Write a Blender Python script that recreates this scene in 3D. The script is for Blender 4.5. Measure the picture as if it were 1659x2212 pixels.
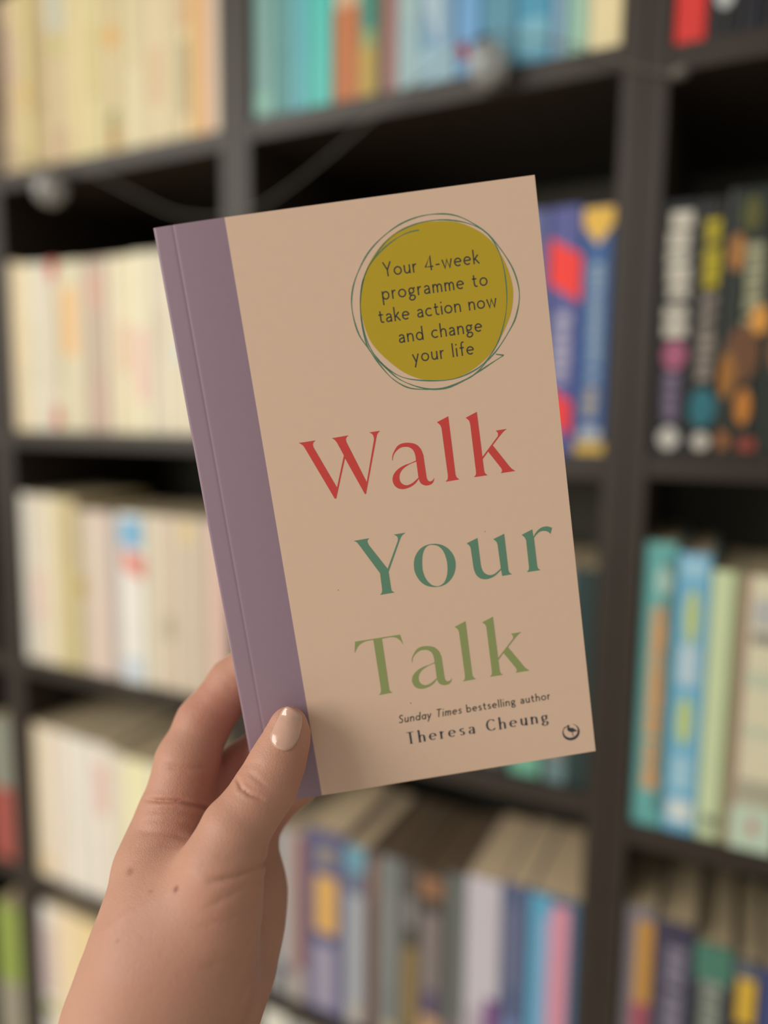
import bpy, bmesh, math, random
import numpy as np
from mathutils import Matrix, Vector

for o in list(bpy.data.objects):
    bpy.data.objects.remove(o, do_unlink=True)
scene = bpy.context.scene
COL = scene.collection

# ------------------------------------------------------------------ camera
# World: X runs along the bookcases, Y into them (their fronts are y = 0), Z up.
FPX, CXP, CYP = 1600.0, 829.5, 1106.0
CAM = np.array([0.0, -0.638, 1.35])
def unit(v):
    v = np.array(v, float); return v / np.linalg.norm(v)
_x = unit((3280, 240, -1600)); _z = -unit((-160, 12840, 1600))
_z = unit(_z - _x * np.dot(_z, _x)); _y = np.cross(_z, _x)
ROT = np.array([_x, _y, _z])                     # camera axes (right, down, forward) to world
cam_data = bpy.data.cameras.new('camera'); cam = bpy.data.objects.new('camera', cam_data)
COL.objects.link(cam); scene.camera = cam
_m = Matrix.Identity(4)
for i, c in enumerate((ROT @ [1, 0, 0], ROT @ [0, -1, 0], ROT @ [0, 0, -1], CAM)):
    for j in range(3):
        _m[j][i] = c[j]
cam.matrix_world = _m
cam_data.sensor_fit = 'VERTICAL'; cam_data.sensor_height = 36.0
cam_data.lens = 36.0 * FPX / 2212.0
cam_data.clip_start = 0.01
cam_data.dof.use_dof = True
cam_data.dof.focus_distance = 0.250
cam_data.dof.aperture_fstop = 2.3

# ------------------------------------------------------------------ light
world = bpy.data.worlds.new('world'); scene.world = world; world.use_nodes = True
_bg = world.node_tree.nodes['Background']
_bg.inputs[0].default_value = (1.0, 0.95, 0.88, 1); _bg.inputs[1].default_value = 0.31
def area(name, loc, target, sx, sy, power, col):
    l = bpy.data.lights.new(name, 'AREA'); l.shape = 'RECTANGLE'; l.size = sx; l.size_y = sy
    l.energy = power; l.color = col
    o = bpy.data.objects.new(name, l); COL.objects.link(o); o.location = loc
    o.rotation_euler = (Vector(target) - Vector(loc)).to_track_quat('-Z', 'Y').to_euler()
    return o
area('window_daylight', (-1.9, -2.6, 2.1), (-0.3, -0.2, 1.25), 2.2, 2.0, 81, (1.0, 0.95, 0.87))
vs = scene.view_settings
vs.view_transform = 'Standard'; vs.look = 'None'; vs.gamma = 1.0; vs.use_curve_mapping = False
vs.exposure = 0.0

# ------------------------------------------------------------------ helpers
def lin(c):
    return tuple((x / 12.92) if x <= 0.04045 else ((x + 0.055) / 1.055) ** 2.4 for x in c)
_mats = {}
def mat(name, srgb, rough=0.5, vary=0.06, scale=60.0, spec=0.4, bump=0.0, coat=0.0, metal=0.0):
    key = (name, tuple(srgb), rough)
    if key in _mats: return _mats[key]
    m = bpy.data.materials.new(name); m.use_nodes = True
    nt = m.node_tree; b = nt.nodes['Principled BSDF']
    c = lin(srgb)
    tc = nt.nodes.new('ShaderNodeTexCoord'); nz = nt.nodes.new('ShaderNodeTexNoise')
    nz.inputs['Scale'].default_value = scale; nz.inputs['Detail'].default_value = 3
    nt.links.new(tc.outputs['Object'], nz.inputs['Vector'])
    mx = nt.nodes.new('ShaderNodeMix'); mx.data_type = 'RGBA'
    mx.inputs[6].default_value = tuple(x * (1 - vary) for x in c) + (1,)
    mx.inputs[7].default_value = tuple(min(1, x * (1 + vary)) for x in c) + (1,)
    nt.links.new(nz.outputs['Fac'], mx.inputs[0]); nt.links.new(mx.outputs[2], b.inputs['Base Color'])
    b.inputs['Roughness'].default_value = rough; b.inputs['Specular IOR Level'].default_value = spec
    b.inputs['Coat Weight'].default_value = coat; b.inputs['Metallic'].default_value = metal
    if bump:
        bp = nt.nodes.new('ShaderNodeBump'); bp.inputs['Strength'].default_value = bump
        bp.inputs['Distance'].default_value = 0.0005
        nt.links.new(nz.outputs['Fac'], bp.inputs['Height']); nt.links.new(bp.outputs[0], b.inputs['Normal'])
    _mats[key] = m
    return m
def link(name, mesh, mats, parent=None):
    o = bpy.data.objects.new(name, mesh); COL.objects.link(o)
    if mats is not None:
        for m in (mats if isinstance(mats, (list, tuple)) else [mats]): mesh.materials.append(m)
    if parent is not None: o.parent = parent
    return o
def tag(o, label, cat, group=None):
    o['label'] = label; o['category'] = cat
    if group: o['group'] = group
    return o
def empty(name, loc=(0, 0, 0)):
    o = bpy.data.objects.new(name, None); COL.objects.link(o); o.location = loc
    o.empty_display_size = 0.02
    return o
def box_mesh(name, x0, x1, y0, y1, z0, z1, bevel=0.0):
    bm = bmesh.new(); bmesh.ops.create_cube(bm, size=1)
    for v in bm.verts:
        v.co = Vector(((x0 + x1) / 2 + v.co.x * (x1 - x0), (y0 + y1) / 2 + v.co.y * (y1 - y0), (z0 + z1) / 2 + v.co.z * (z1 - z0)))
    if bevel: bmesh.ops.bevel(bm, geom=bm.edges[:], offset=bevel, segments=2, affect='EDGES', profile=0.5)
    me = bpy.data.meshes.new(name); bm.to_mesh(me); bm.free(); return me
def prism_mesh(name, poly, z0, z1, axis='z'):
    """polygon of (a, b) pushed from z0 to z1; axis 'z': (x, y) outline, axis 'y': (x, z) outline"""
    n = len(poly)
    f3 = (lambda a, b, c: (a, b, c)) if axis == 'z' else (lambda a, b, c: (a, c, b))
    vs_ = [f3(a, b, z0) for a, b in poly] + [f3(a, b, z1) for a, b in poly]
    fs = [tuple(range(n))[::-1], tuple(range(n, 2 * n))] + [(i, (i + 1) % n, n + (i + 1) % n, n + i) for i in range(n)]
    me = bpy.data.meshes.new(name); me.from_pydata(vs_, [], fs)
    bm = bmesh.new(); bm.from_mesh(me); bmesh.ops.recalc_face_normals(bm, faces=bm.faces); bm.to_mesh(me); bm.free()
    return me
def smooth(me):
    me.polygons.foreach_set('use_smooth', [True] * len(me.polygons)); me.update()
def catmull(pts, closed=False, n=8):
    """pts: (x, y[, corner]); corners stay sharp, the rest is a smooth curve"""
    pts = [tuple(p) + ((0,) if len(p) == 2 else ()) for p in pts]; N = len(pts); out = []
    for i in range(N if closed else N - 1):
        p1, p2 = pts[i], pts[(i + 1) % N]
        if p1[2] and p2[2]:
            out.append(p1[:2]); continue
        p0 = pts[(i - 1) % N] if (closed or i > 0) else p1
        p3 = pts[(i + 2) % N] if (closed or i + 2 < N) else p2
        if p1[2]: p0 = p1
        if p2[2]: p3 = p2
        for k in range(n):
            t = k / n
            out.append(tuple(0.5 * (2 * b + (c - a) * t + (2 * a - 5 * b + 4 * c - d) * t * t + (3 * b - a - 3 * c + d) * t ** 3)
                             for a, b, c, d in zip(p0[:2], p1[:2], p2[:2], p3[:2])))
    if not closed: out.append(pts[-1][:2])
    return out
def tube_mesh(name, pts, r, seg=8):
    pts = [Vector(p) for p in pts]; V = []; F = []
    for i, p in enumerate(pts):
        t = (pts[min(i + 1, len(pts) - 1)] - pts[max(i - 1, 0)]).normalized()
        a = t.orthogonal().normalized() if i == 0 else (a - t * a.dot(t)).normalized()
        b = t.cross(a)
        for k in range(seg):
            th = 2 * math.pi * k / seg; V.append(p + (a * math.cos(th) + b * math.sin(th)) * r)
    for i in range(len(pts) - 1):
        for k in range(seg):
            F.append((i * seg + k, i * seg + (k + 1) % seg, (i + 1) * seg + (k + 1) % seg, (i + 1) * seg + k))
    F.append(tuple(range(seg))[::-1]); F.append(tuple(range((len(pts) - 1) * seg, len(pts) * seg)))
    me = bpy.data.meshes.new(name); me.from_pydata(V, [], F); smooth(me); return me
def lathe_mesh(name, prof, seg=24):
    V = []; F = []
    for r, z in prof:
        for k in range(seg):
            V.append((r * math.cos(2 * math.pi * k / seg), r * math.sin(2 * math.pi * k / seg), z))
    for i in range(len(prof) - 1):
        for k in range(seg):
            F.append((i * seg + k, i * seg + (k + 1) % seg, (i + 1) * seg + (k + 1) % seg, (i + 1) * seg + k))
    me = bpy.data.meshes.new(name); me.from_pydata(V, [], F)
    bm = bmesh.new(); bm.from_mesh(me); bmesh.ops.remove_doubles(bm, verts=bm.verts, dist=1e-6)
    bmesh.ops.recalc_face_normals(bm, faces=bm.faces); bm.to_mesh(me); bm.free(); smooth(me); return me

# ------------------------------------------------------------------ setting
M_WALL = mat('painted_wall', (0.78, 0.75, 0.70), 0.8, 0.03, 8, bump=0.1)
M_FLOOR = mat('floor_boards', (0.84, 0.79, 0.72), 0.6, 0.12, 5)
o = link('wall_back', box_mesh('wall_back', -2.6, 2.0, 0.30, 0.40, 0, 2.5), M_WALL); o['kind'] = 'structure'
o = link('floor', box_mesh('floor', -2.6, 2.0, -2.6, 0.30, -0.05, 0), M_FLOOR); o['kind'] = 'structure'

# ------------------------------------------------------------------ bookcases
M_CASE = mat('black_brown_laminate', (0.20, 0.168, 0.14), 0.46, 0.15, 30, spec=0.38, bump=0.05)
M_BACK = mat('dark_backing_board', (0.37, 0.36, 0.32), 0.7, 0.1, 20, spec=0.2)  # paler than the laminate: glare in the recesses is put into its colour
PT, ST, DEPTH = 0.018, 0.020, 0.28
def bookcase(x0, x1, shelves, label):
    r = empty('bookcase', ((x0 + x1) / 2, DEPTH / 2, 0)); ox, oy = -(x0 + x1) / 2, -DEPTH / 2
    def part(n, a, b, y0, y1, c, d, bev=0.0008, m=M_CASE):
        return link(n, box_mesh(n, a + ox, b + ox, y0 + oy, y1 + oy, c, d, bev), m, r)
    e = 0.0004
    part('side_panel', x0 + e, x0 + PT, 0, DEPTH, 0, 2.02); part('side_panel', x1 - PT, x1 - e, 0, DEPTH, 0, 2.02)
    part('back_panel', x0 + PT, x1 - PT, DEPTH - 0.006, DEPTH, 0.07, 2.0, 0, M_BACK)
    part('top_panel', x0 + PT, x1 - PT, 0, DEPTH - 0.006, 2.0, 2.02)
    part('base_panel', x0 + PT, x1 - PT, 0, DEPTH - 0.006, 0.07, 0.09)
    part('plinth', x0 + PT, x1 - PT, 0.02, 0.036, 0, 0.07)
    for z in shelves: part('shelf', x0 + PT, x1 - PT, 0.001, DEPTH - 0.006, z - ST, z)
    tag(r, label, 'bookcase', 'row of black bookcases'); return r
U = (-1.253, -0.859, -0.486, -0.092, 0.302)
SH = {0: (1.641, 1.331, 1.031, 0.729, 0.44), 1: (1.641, 1.331, 1.031, 0.727, 0.478), 2: (1.645, 1.322, 1.022, 0.697, 0.44), 3: (1.637, 1.325, 1.005, 0.700, 0.42)}
bookcase(U[0], U[1], SH[0], 'black bookcase glimpsed at the left picture edge, lower left')
bookcase(U[1], U[2], SH[1], 'black bookcase on the left filled with cream and white books')
bookcase(U[2], U[3], SH[2], 'black bookcase in the middle with turquoise and blue books on top row')
bookcase(U[3], U[4], SH[3], 'black bookcase at the right edge with teal and dark books')

# ------------------------------------------------------------------ shelved books
M_PAGE = mat('book_pages', (0.86, 0.78, 0.63), 0.85, 0.12, 400)
rnd = random.Random(5)
def spine_mark(kind, u0, u1, v0, v1, col, w, h, parent, lift=0):
    m = mat('spine_ink', col, 0.5, 0.05)
    x0, x1, z0, z1 = u0 * w, u1 * w, v0 * h, v1 * h
    ya, yb = -0.00022 - 0.00009 * lift, 0.00045
    if kind == 'r': polys = [[(x0, z0), (x1, z0), (x1, z1), (x0, z1)]]
    elif kind == 'v': polys = [[((x0 + x1) / 2, z0), (x1, z0 + (z1 - z0) * .55), (x1, z1), (x0, z1), (x0, z0 + (z1 - z0) * .55)]]
    elif kind == 'g': polys = [[(x0, z0 + (z1 - z0) * .3), (x1, z0), (x1, z1 - (z1 - z0) * .3), (x0, z1)]]
    elif kind == 'o': polys = [[((x0 + x1) / 2 + (x1 - x0) / 2 * math.cos(a * math.pi / 8), (z0 + z1) / 2 + (z1 - z0) / 2 * math.sin(a * math.pi / 8)) for a in range(16)]]
    else:
        polys = []; z = z1; s = (x1 - x0) * 0.62
        while z > z0 + s * .4:
            q = s * rnd.uniform(.75, 1.2); zz = max(z0, z - q)
            a = x0 + (x1 - x0) * rnd.uniform(0, .12); b = x1 - (x1 - x0) * rnd.uniform(0, .12)
            polys.append([(a, zz), (b, zz), (b, z), (a, z)]); z = zz - s * (.22 if rnd.random() > .15 else .6)
    V = []; F = []
    for p in polys:
        me = prism_mesh('t', p, ya, yb, 'y'); k = len(V)
        V += [v.co[:] for v in me.vertices]; F += [tuple(k + i for i in f.vertices) for f in me.polygons]; bpy.data.meshes.remove(me)
    me = bpy.data.meshes.new('spine_print'); me.from_pydata(V, [], F)
    return link('spine_print', me, m, parent)
def book(x0, x1, z0, h, col, marks, label, depth=0.128, back=0.006, group=None, tilt=0.0, rough=0.38, page=None):
    w = x1 - x0 - 0.0006
    r = empty('book', (x0 + 0.0003, back, z0 + 0.0002)); r.rotation_euler.y = tilt
    t, b = 0.0009, min(0.0022, w * .2); d = depth
    prof = [(0, d), (0, b), (b * .3, b * .3), (b, 0), (w - b, 0), (w - b * .3, b * .3), (w, b), (w, d), (w - t, d), (w - t, t * 1.6), (t, t * 1.6), (t, d)]
    link('cover', prism_mesh('cover', prof, 0, h), mat('printed_cover', col, rough, 0.07, 25), r)
    link('pages', box_mesh('pages', t, w - t, t * 1.6, d - 0.0012, 0.0006, h - 0.0006), mat('book_pages', page, .85, .12, 400) if page else M_PAGE, r)
    for q, mk in enumerate(marks): spine_mark(*mk, w, h, r, q)
    return tag(r, label, 'book', group)
ORD = ['first', 'second', 'third', 'fourth', 'fifth', 'sixth', 'seventh', 'eighth', 'ninth', 'tenth', 'eleventh', 'twelfth', 'thirteenth', 'fourteenth', 'fifteenth']
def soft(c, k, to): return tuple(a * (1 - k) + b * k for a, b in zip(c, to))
def row(xs, z0, items, where, group, depth=0.128, fade=0.0, to=(.66, .65, .62), pages={}):
    """xs: spine edges in mm; items: (description, colour, height mm, setback mm, marks)"""
    for i, (desc, col, h, sb, marks) in enumerate(items):
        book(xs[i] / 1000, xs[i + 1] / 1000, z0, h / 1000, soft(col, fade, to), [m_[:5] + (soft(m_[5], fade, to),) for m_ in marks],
             f'{desc}, {ORD[i]} from left, {where}', depth, sb / 1000, group, page=pages.get(i))
W_ = (0.93, 0.92, 0.88)
row([-840.5, -822, -806, -785, -758.6, -725, -696.5, -672, -638, -608, -580, -561, -546, -528, -518.5, -506], SH[1][0], [
 ('tan paperback', (.80, .70, .55), 197, 6, [('t', .25, .75, .3, .85, (.62, .5, .4))]),
 ('tan and mauve paperback', (.80, .70, .55), 197, 6, [('r', 0, 1, .5, .8, (.74, .62, .56))]),
 ('soft yellow paperback', (.90, .84, .58), 198, 5, [('r', .1, .9, .35, .5, (.92, .80, .5))]),
 ('khaki paperback', (.77, .68, .48), 196, 8, [('t', .3, .7, .3, .8, (.68, .58, .4))]),
 ('tan paperback with grey block', (.82, .74, .56), 199, 6, [('r', 0, 1, .72, .99, (.78, .78, .70)), ('r', .2, .8, .60, .68, (.80, .78, .48)), ('r', 0, 1, 0, .2, (.80, .69, .54))]),
 ('cream yellow paperback', (.90, .83, .61), 198, 5, []),
 ('pale lemon paperback', (.90, .85, .62), 198, 5, [('t', .3, .7, .3, .7, (.84, .78, .52))]),
 ('khaki paperback with orange spot', (.84, .77, .57), 200, 5, [('o', .2, .8, .54, .66, (.92, .70, .36)), ('r', .3, .7, .02, .14, (.70, .53, .26)), ('r', .3, .7, .14, .22, (.62, .62, .4))]),
 ('pale cream paperback', (.91, .86, .69), 198, 5, [('t', .3, .7, .4, .8, (.85, .80, .6))]),
 ('cream paperback', (.91, .84, .67), 198, 6, [('r', .1, .9, .2, .5, (.92, .80, .64))]),
 ('cream ivory paperback', (.89, .83, .66), 199, 6, []),
 ('cream paperback with red and grey lettering', (.88, .80, .62), 198, 5, [('t', .2, .8, .55, .85, (.85, .58, .47)), ('t', .2, .8, .12, .48, (.55, .53, .43))]),
 ('orange paperback', (.93, .75, .46), 198, 4, []),
 ('salmon pink slim paperback', (.91, .68, .56), 198, 4, []),
 ('off-white paperback', (.90, .83, .75), 198, 2, [('r', .6, 1, 0, 1, (.86, .80, .70))])],
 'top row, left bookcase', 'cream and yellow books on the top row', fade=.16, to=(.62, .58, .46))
row([-467.4, -442.6, -422.2, -402.3, -374.8, -347.7, -329.4, -309.3, -286.0, -252.1, -229.2, -198.0, -168.5, -155.9, -137.5, -111], SH[2][0], [
 ('grey teal paperback with white top', (.45, .63, .61), 198, 6, [('r', 0, 1, .68, 1, (.72, .74, .68)), ('r', .1, .9, .03, .12, (.55, .75, .68))]),
 ('dusty teal paperback', (.32, .57, .57), 198, 6, [('t', .3, .7, .3, .8, (.45, .65, .64))]),
 ('cyan blue paperback', (.35, .68, .72), 198, 5, []),
 ('bright turquoise paperback', (.26, .74, .70), 199, 4, [('t', .3, .7, .5, .9, (.2, .62, .6))]),
 ('cream paperback with orange brown base', (.82, .83, .70), 198, 6, [('r', 0, 1, 0, .42, (.74, .44, .24)), ('r', .2, .8, .42, .5, (.80, .62, .48))]),
 ('olive green paperback with teal patches', (.55, .63, .42), 198, 6, [('r', .1, .9, .30, .48, (.20, .55, .50)), ('r', 0, 1, 0, .22, (.72, .62, .30)), ('r', 0, .9, .78, 1, (.20, .50, .42))]),
 ('dusty mauve paperback', (.62, .43, .40), 198, 8, [('r', 0, .35, 0, 1, (.36, .30, .26)), ('r', .4, .9, .6, 1, (.72, .56, .50))]),
 ('pale grey blue paperback', (.58, .71, .73), 198, 6, [('t', .3, .7, .3, .8, (.68, .78, .76))]),
 ('denim blue paperback with white slash', (.48, .63, .74), 200, 4, [('g', .1, .6, .15, .75, (.68, .77, .82)), ('r', 0, 1, 0, .14, (.60, .74, .80))]),
 ('sky blue paperback', (.42, .64, .83), 198, 5, [('t', .3, .7, .4, .9, (.60, .78, .90))]),
 ('teal blue paperback', (.33, .57, .66), 199, 5, [('t', .25, .75, .45, .9, (.45, .66, .72))]),
 ('cyan paperback with pale bands', (.28, .60, .73), 199, 5, [('r', .1, .9, .3, .45, (.48, .73, .80)), ('r', .1, .9, .55, .68, (.48, .73, .80)), ('r', .1, .9, .04, .18, (.48, .72, .80))]),
 ('periwinkle grey slim paperback', (.52, .66, .76), 198, 5, []),
 ('mint green paperback', (.58, .76, .69), 198, 5, [('r', .55, 1, 0, 1, (.66, .78, .68))]),
 ('cream paperback with brown pattern', (.92, .86, .67), 198, 4, [('o', .3, .8, .66, .76, (.66, .50, .36)), ('o', .5, .9, .82, .95, (.60, .46, .34)), ('t', .2, .5, .3, .55, (.86, .78, .56))])],
 'top row, middle bookcase', 'turquoise and blue books on the top row')
row([-73.5, -50, -26.6, -8.4, 14], SH[3][0], [
 ('red paperback', (.86, .22, .20), 199, 3, [('t', .3, .7, .3, .9, (.70, .16, .16))]),
 ('black paperback with white lettering', (.12, .12, .13), 198, 5, [('o', .2, .8, .10, .22, (.72, .74, .74)), ('t', .2, .8, .3, .8, (.5, .5, .5))]),
 ('black paperback with blue grey marks', (.10, .10, .14), 198, 5, [('t', .2, .8, .25, .8, (.30, .28, .45))]),
 ('black paperback with curved white mark', (.08, .08, .09), 198, 5, [('g', 0, .9, .12, .28, (.72, .74, .66))])],
 'top row, right bookcase', 'red and black books on the top row')
row([-840.5, -826, -809.3, -790.4, -770, -754.2, -719.2, -706.3, -678, -660, -638.6, -607.4, -587, -560.9, -540], SH[1][1], [
 ('cream paperback', (.90, .85, .74), 206, 6, [('r', 0, .4, 0, 1, (.80, .73, .62))]),
 ('pale yellow paperback', (.93, .85, .67), 203, 6, [('r', .3, .9, .05, .4, (.91, .84, .70))]),
 ('white paperback', (.90, .89, .81), 202, 6, [('t', .3, .7, .3, .7, (.84, .82, .74))]),
 ('grey white paperback', (.88, .84, .76), 201, 6, []),
 ('white paperback with red top and base', (.88, .84, .75), 202, 5, [('v', .0, 1, .86, 1, (.78, .32, .30)), ('o', .05, .95, .02, .15, (.80, .38, .35)), ('r', .8, 1, .3, .8, (.74, .74, .60))]),
 ('cream paperback with orange upper panel', (.87, .84, .71), 200, 6, [('r', .15, .85, .45, .85, (.95, .77, .54))]),
 ('white slim paperback', (.86, .81, .72), 199, 6, []),
 ('taupe paperback with pink top', (.76, .68, .60), 199, 6, [('r', .1, .7, .72, .92, (.86, .67, .60)), ('r', .2, .9, .05, .3, (.80, .68, .62))]),
 ('cream paperback', (.90, .85, .74), 199, 6, []),
 ('pale cream yellow paperback', (.92, .88, .74), 199, 6, [('r', .1, .9, .35, .62, (.93, .80, .69))]),
 ('cream paperback with pink panel', (.91, .88, .75), 200, 5, [('r', .2, .85, .18, .58, (.94, .80, .74))]),
 ('grey white paperback', (.89, .86, .77), 200, 6, [('t', .3, .7, .4, .7, (.82, .77, .68))]),
 ('cream paperback with pale blue corner', (.90, .86, .75), 201, 6, [('r', .5, 1, .38, .5, (.84, .88, .88))]),
 ('pale paperback half hidden by held book', (.90, .86, .75), 201, 6, [])],
 'second row, left bookcase', 'cream and white books on the second row')
row([-840.5, -822, -802, -776.4, -739.2, -723.1, -687.8, -668.7, -628.0, -606.5, -578.5, -554.7, -534.8, -507], SH[1][2], [
 ('white paperback', (.92, .90, .85), 219, 6, [('r', .1, .9, .1, .3, (.89, .88, .84))]),
 ('grey cream paperback with pink patch', (.87, .83, .75), 218, 6, [('r', .2, .9, .25, .55, (.90, .74, .70))]),
 ('cream paperback', (.96, .91, .80), 218, 6, []),
 ('khaki yellow paperback', (.83, .77, .56), 217, 6, [('r', .5, 1, .6, 1, (.80, .73, .55))]),
 ('tan slim paperback with mustard dot', (.81, .76, .65), 205, 6, [('o', .1, .9, .45, .60, (.76, .63, .34))]),
 ('pinkish white paperback', (.91, .83, .77), 205, 6, [('r', .1, .8, .5, .9, (.90, .84, .77))]),
 ('grey mauve slim paperback', (.76, .71, .68), 204, 6, []),
 ('white paperback with blue top and red slash', (.96, .95, .91), 206, 4, [('r', .1, .95, .80, .97, (.48, .73, .88)), ('g', .2, 1, .62, .80, (.92, .55, .50)), ('r', .1, .9, .02, .15, (.82, .87, .92))]),
 ('cream paperback', (.92, .88, .78), 206, 6, []),
 ('beige pink paperback with grey spot', (.88, .81, .72), 206, 6, [('o', .2, .8, .28, .45, (.74, .69, .57))]),
 ('beige paperback with yellow top', (.87, .81, .72), 206, 6, [('r', .2, 1, .85, .98, (.92, .83, .62))]),
 ('greyish paperback', (.84, .78, .70), 206, 6, []),
 ('pale pink paperback', (.91, .77, .71), 206, 6, [])],
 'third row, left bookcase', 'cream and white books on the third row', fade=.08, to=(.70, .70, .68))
row([-840.5, -829, -803, -776.6, -750.7, -729.6, -696.8, -672.9, -626.6, -597, -568], SH[1][3], [
 ('beige paperback', (.86, .79, .66), 215, 7, []),
 ('cream paperback', (.93, .88, .79), 214, 6, [('r', .2, .8, .05, .15, (.92, .82, .62))]),
 ('pinkish white paperback', (.92, .87, .81), 214, 6, []),
 ('white paperback', (.94, .92, .87), 213, 5, [('t', .35, .65, .3, .7, (.88, .86, .82))]),
 ('bright white paperback', (.95, .93, .89), 212, 5, []),
 ('white paperback with pink patch', (.94, .91, .86), 211, 6, [('r', .2, .85, .55, .88, (.92, .78, .74))]),
 ('grey cream paperback', (.91, .88, .80), 206, 6, []),
 ('pale lemon green paperback', (.96, .94, .77), 204, 5, [('r', .1, .9, .1, .35, (.93, .90, .80))]),
 ('white paperback behind the hand', (.95, .93, .88), 204, 6, []),
 ('white paperback hidden behind the hand', (.93, .91, .86), 204, 6, [])],
 'fourth row, left bookcase', 'white books on the fourth row')
row([-840.5, -811, -766, -727, -690, -655], SH[1][4], [
 ('white paperback with mauve band and green mark', (.92, .90, .87), 205, 6, [('r', 0, 1, .35, .85, (.84, .77, .76)), ('o', .1, .9, .18, .3, (.62, .65, .42))]),
 ('cream yellow hardback', (.97, .89, .74), 206, 6, []),
 ('soft yellow paperback', (.97, .88, .66), 205, 6, []),
 ('cream paperback behind the wrist', (.93, .87, .75), 204, 6, []),
 ('pale paperback hidden behind the wrist', (.92, .87, .78), 204, 6, [])],
 'bottom row, left bookcase', 'books on the bottom row')
book(-0.925, -0.877, SH[0][3], .205, (.58, .60, .54), [('r', 0, 1, 0, .52, (.68, .34, .30))], 'grey green and brick red book at the left picture edge beside the bookcase upright')
book(-0.934, -0.8775, SH[0][4], .215, (.58, .66, .30), [('r', 0, 1, 0, .45, (.62, .60, .53))], 'lime green and grey book at the left picture edge, lower left corner', back=.006)
row([-186, -162.4, -135.3, -110.5], SH[2][1], [
 ('blue paperback mostly hidden by held book', (.30, .33, .55), 206, 6, []),
 ('violet blue paperback with red blocks', (.29, .32, .58), 206, 5, [('g', .0, 1, .62, .88, (.98, .22, .17)), ('t', .2, .75, .30, .58, (.66, .65, .74)), ('g', 0, .85, .08, .28, (.95, .20, .17))]),
 ('blue paperback with yellow pointed top and gold base', (.17, .36, .60), 203, 5, [('v', .0, 1, .85, .995, (.92, .74, .30)), ('t', .3, .75, .30, .78, (.55, .64, .72)), ('t', .25, .7, .14, .28, (.66, .62, .56)), ('r', .15, .85, .07, .11, (.75, .76, .76)), ('r', .0, 1, .005, .055, (.82, .68, .26))])],
 'second row, middle bookcase', 'books right of the held book')
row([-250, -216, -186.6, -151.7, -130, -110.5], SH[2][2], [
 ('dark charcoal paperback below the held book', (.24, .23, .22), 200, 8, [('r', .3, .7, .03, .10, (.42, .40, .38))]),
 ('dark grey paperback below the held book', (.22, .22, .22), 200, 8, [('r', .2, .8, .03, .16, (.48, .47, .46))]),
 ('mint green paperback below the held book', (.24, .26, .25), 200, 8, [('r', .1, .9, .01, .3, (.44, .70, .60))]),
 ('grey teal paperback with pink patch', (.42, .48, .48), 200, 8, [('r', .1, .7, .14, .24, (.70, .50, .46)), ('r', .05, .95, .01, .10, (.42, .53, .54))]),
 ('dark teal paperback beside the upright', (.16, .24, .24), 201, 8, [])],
 'third row, middle bookcase', 'dark and green books on the third row')
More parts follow.
